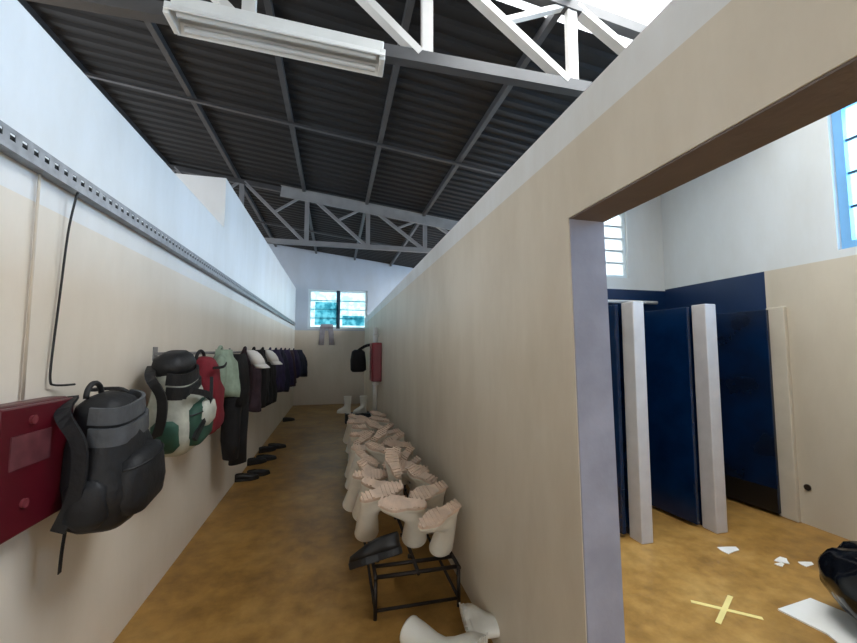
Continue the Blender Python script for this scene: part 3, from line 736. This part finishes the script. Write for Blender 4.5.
# ------------------------------------------------------------------ shoes
def shoe(label, loc, rot, group, sandal=True):
    t = thing('black_shoe', label, 'shoe', loc, rot, group)
    bm = bmesh.new(); loft(bm, [sole_ring(0.0, 0.96), sole_ring(0.004, 1.0), sole_ring(0.026, 1.0), sole_ring(0.03, 0.95)]); build('sole', bm, M['shoe'], t)
    bm = bmesh.new(); n = 32
    loft(bm, [[(p[0] * 0.98, p[1], p[2]) for p in sole_ring(0.028, 0.98)], sole_ring(0.05, 0.94, dy=-0.004), [(0.04 * math.cos(2 * PI * i / n), 0.0 + 0.09 * math.sin(2 * PI * i / n), 0.078) for i in range(n)], [(0.03 * math.cos(2 * PI * i / n), -0.03 + 0.055 * math.sin(2 * PI * i / n), 0.09) for i in range(n)], [(0.022 * math.cos(2 * PI * i / n), -0.03 + 0.045 * math.sin(2 * PI * i / n), 0.05) for i in range(n)]])
    build('upper', bm, M['shoe'], t, smooth=True)
    bm = bmesh.new()
    for y in (0.02, 0.045, 0.07): bar(bm, (-0.022, y, 0.083 - (y - 0.02) * 0.45), (0.022, y + 0.008, 0.083 - (y - 0.02) * 0.45), 0.006, 0.006)
    build('lace', bm, M['shoe'], t)
    return t
GS = 'black shoes along the left wall'
s0 = shoe('black shoe on the floor by the left wall, nearest the camera', (-1.08, 5.25, 0), (0, 0, -1.3), GS)
for x, y, rz, lb in ((-0.965, 5.38, -1.1, 'black shoe beside the nearest one, on its corridor side'), (-1.09, 5.95, -1.0, 'black shoe of the second pair, close to the left wall'),
                     (-0.99, 6.1, -1.2, 'black shoe of the second pair, on its corridor side'), (-1.05, 6.6, -0.9, 'black shoe of the third pair along the left wall, close to it'),
                     (-0.94, 6.8, -1.3, 'black shoe of the third pair along the left wall, on its corridor side'), (-1.03, 9.3, -1.0, 'black shoe farthest down the left wall')):
    dup(s0, (x, y, 0), (0, 0, rz), lb, GS)
dup(s0, (0.325, 2.45, 0.325), (math.radians(-22), math.radians(20), math.radians(60)), 'black shoe hooked on the near corner of the boot rack', 'shoes on the boot rack', scale=(1.3, 1.25, 1.4))

# ------------------------------------------------------------------ washroom stalls
YP0, YP1 = 2.79, 2.93
for i, (xa_, xb_, lb) in enumerate(((2.485, 2.60, 'white rendered stall divider nearest the doorway jamb'), (3.26, 3.385, 'white rendered stall divider in the middle of the stalls'))):
    t = thing('stall_divider', lb, 'partition', ((xa_ + xb_) / 2, YP0, 0), group='toilet stall dividers')
    w = (xb_ - xa_) / 2
    bm = bmesh.new(); box(bm, (-w, 0, 0), (w, 0.14, 2.02)); build('pillar', bm, M['pillar'], t, bevel=0.008)
    bm = bmesh.new(); box(bm, (-w + 0.03, 0.14, 0), (w - 0.03, YB - YP0, 2.02)); build('panel', bm, M['blue'], t)
t = thing('stall_pier', 'slim cream pier ending the stalls against the cream wall', 'pillar', (4.0, YP0, 0))
bm = bmesh.new(); box(bm, (0.205, 0, 0), (0.25, 0.16, 2.02)); build('pillar', bm, M['cream'], t, bevel=0.008)
def stall_door(label, hx, ang, m):
    t = thing('stall_door', label, 'door', (hx, YP1 - 0.01, 0), (0, 0, ang), 'blue toilet stall doors')
    bm = bmesh.new(); box(bm, (-0.66, -0.018, 0.03), (0.0, 0.018, 2.0)); lf = build('leaf', bm, m, t, bevel=0.004)
    bm = bmesh.new(); box(bm, (-0.62, -0.034, 1.0), (-0.58, -0.018, 1.06)); tube(bm, [(-0.61, -0.04, 1.03), (-0.54, -0.04, 1.03)], 0.007, 8); build('latch', bm, M['pipe'], t)
    if m is M['blue_dirty']:
        bm = bmesh.new(); box(bm, (-0.655, -0.0195, 0.034), (-0.004, -0.0185, 0.26)); build('foot_scuff', bm, M['scuff'], t)  # black dirt across the foot of the door
    for z in (0.3, 1.7):
        bm = bmesh.new(); tube(bm, [(0.0, -0.02, z), (0.0, -0.02, z + 0.09)], 0.011, 10); build('hinge', bm, M['blue'], t)
    return t
stall_door('blue stall door standing open at the divider nearest the jamb', 2.43, math.radians(-86), M['blue'])
stall_door('blue stall door standing open at the middle stall divider', 3.21, math.radians(-84), M['blue'])
stall_door('blue stall door standing open at the end pier, scuffed black near its foot', 4.185, math.radians(-84), M['blue_dirty'])
bm = bmesh.new(); tube(bm, [(1.05, YB - 0.06, 2.21), (4.05, YB - 0.06, 2.21)], 0.022, 12)
tag(build('water_pipe', bm, M['pipe'], smooth=True), 'white water pipe along the blue wall behind the stalls', 'pipe')
bm = bmesh.new(); tube(bm, [(XO - 0.012, 2.72, 0.34), (XO, 2.72, 0.34)], 0.028, 12)
tag(build('pipe_cap', bm, M['rack']), 'small dark round cap low on the cream washroom wall', 'pipe cap')

# ------------------------------------------------------------------ washroom floor
t = thing('tape_cross', 'pale yellow tape cross stuck on the washroom floor', 'tape mark', (0, 0, 0))
for p, q, z in (((2.235, 2.115), (2.51, 1.885), 0.0015), ((2.21, 1.915), (2.53, 2.095), 0.003)):
    bm = bmesh.new(); bar(bm, (p[0], p[1], z), (q[0], q[1], z), 0.028, 0.002); build('tape_strip', bm, M['tape'], t)
t = thing('bin_bag', 'full shiny black bin bag on the washroom floor', 'bin bag', (3.11, 1.54, 0.012))
bm = bmesh.new()
bmesh.ops.create_uvsphere(bm, u_segments=48, v_segments=30, radius=1.0)
for v in bm.verts:
    v.co.x *= 0.34; v.co.y *= 0.34; v.co.z = v.co.z * 0.235 + 0.23
    n1 = noise.noise(v.co * 6); n2 = noise.noise(v.co * 15 + Vector((3, 4, 5)))
    v.co += v.co.normalized() * (0.05 * n1 + 0.022 * n2)
    v.co.z = max(v.co.z, 0.0)
build('sack', bm, M['binbag'], t, smooth=True)
bm = bmesh.new(); loft(bm, [sring(0.05, 0.02, z, a, a * 0.8, 18, 2) for z, a in ((0.42, .10), (0.46, .04), (0.49, .045), (0.52, .08))]); wrinkle(bm, 0.03, 22, 1); build('knot', bm, M['binbag'], t, smooth=True)
def sheet(name, label, cat, pts, z, m, h=0.004, group=None):
    bm = bmesh.new(); loft(bm, [[(x, y, z) for x, y in pts], [(x, y, z + h) for x, y in pts]]); return tag(build(name, bm, m), label, cat, group)
sheet('card_sheet', 'white card sheet lying under the black bin bag', 'card', [(2.68, 1.92), (3.0, 1.95), (3.12, 1.55), (2.9, 1.25), (2.60, 1.4), (2.72, 1.7)], 0.0, M['paper'], 0.010)
GP = 'paper scraps on the washroom floor'
for cx, cy, a, s, lb in ((3.10, 2.56, 0.3, 0.07, 'long white paper scrap in front of the middle stall'), (3.34, 2.34, 1.0, 0.05, 'white paper scrap between the end pier and the bin bag'),
                         (3.46, 2.26, 0.2, 0.045, 'small white paper scrap just behind the bin bag'), (3.26, 2.3, 0.6, 0.03, 'tiny white paper scrap midway to the bin bag')):
    pts = [(cx + s * k * math.cos(a + t_) * 1.5 - 0, cy + s * k * math.sin(a + t_)) for t_, k in ((0, 1), (0.9, 0.6), (1.9, 0.9), (2.8, 0.7), (3.7, 1.0), (4.6, 0.5), (5.5, 0.8))]
    sheet('paper_scrap', lb, 'paper scrap', pts, 0.0, M['paper'], 0.004, GP)
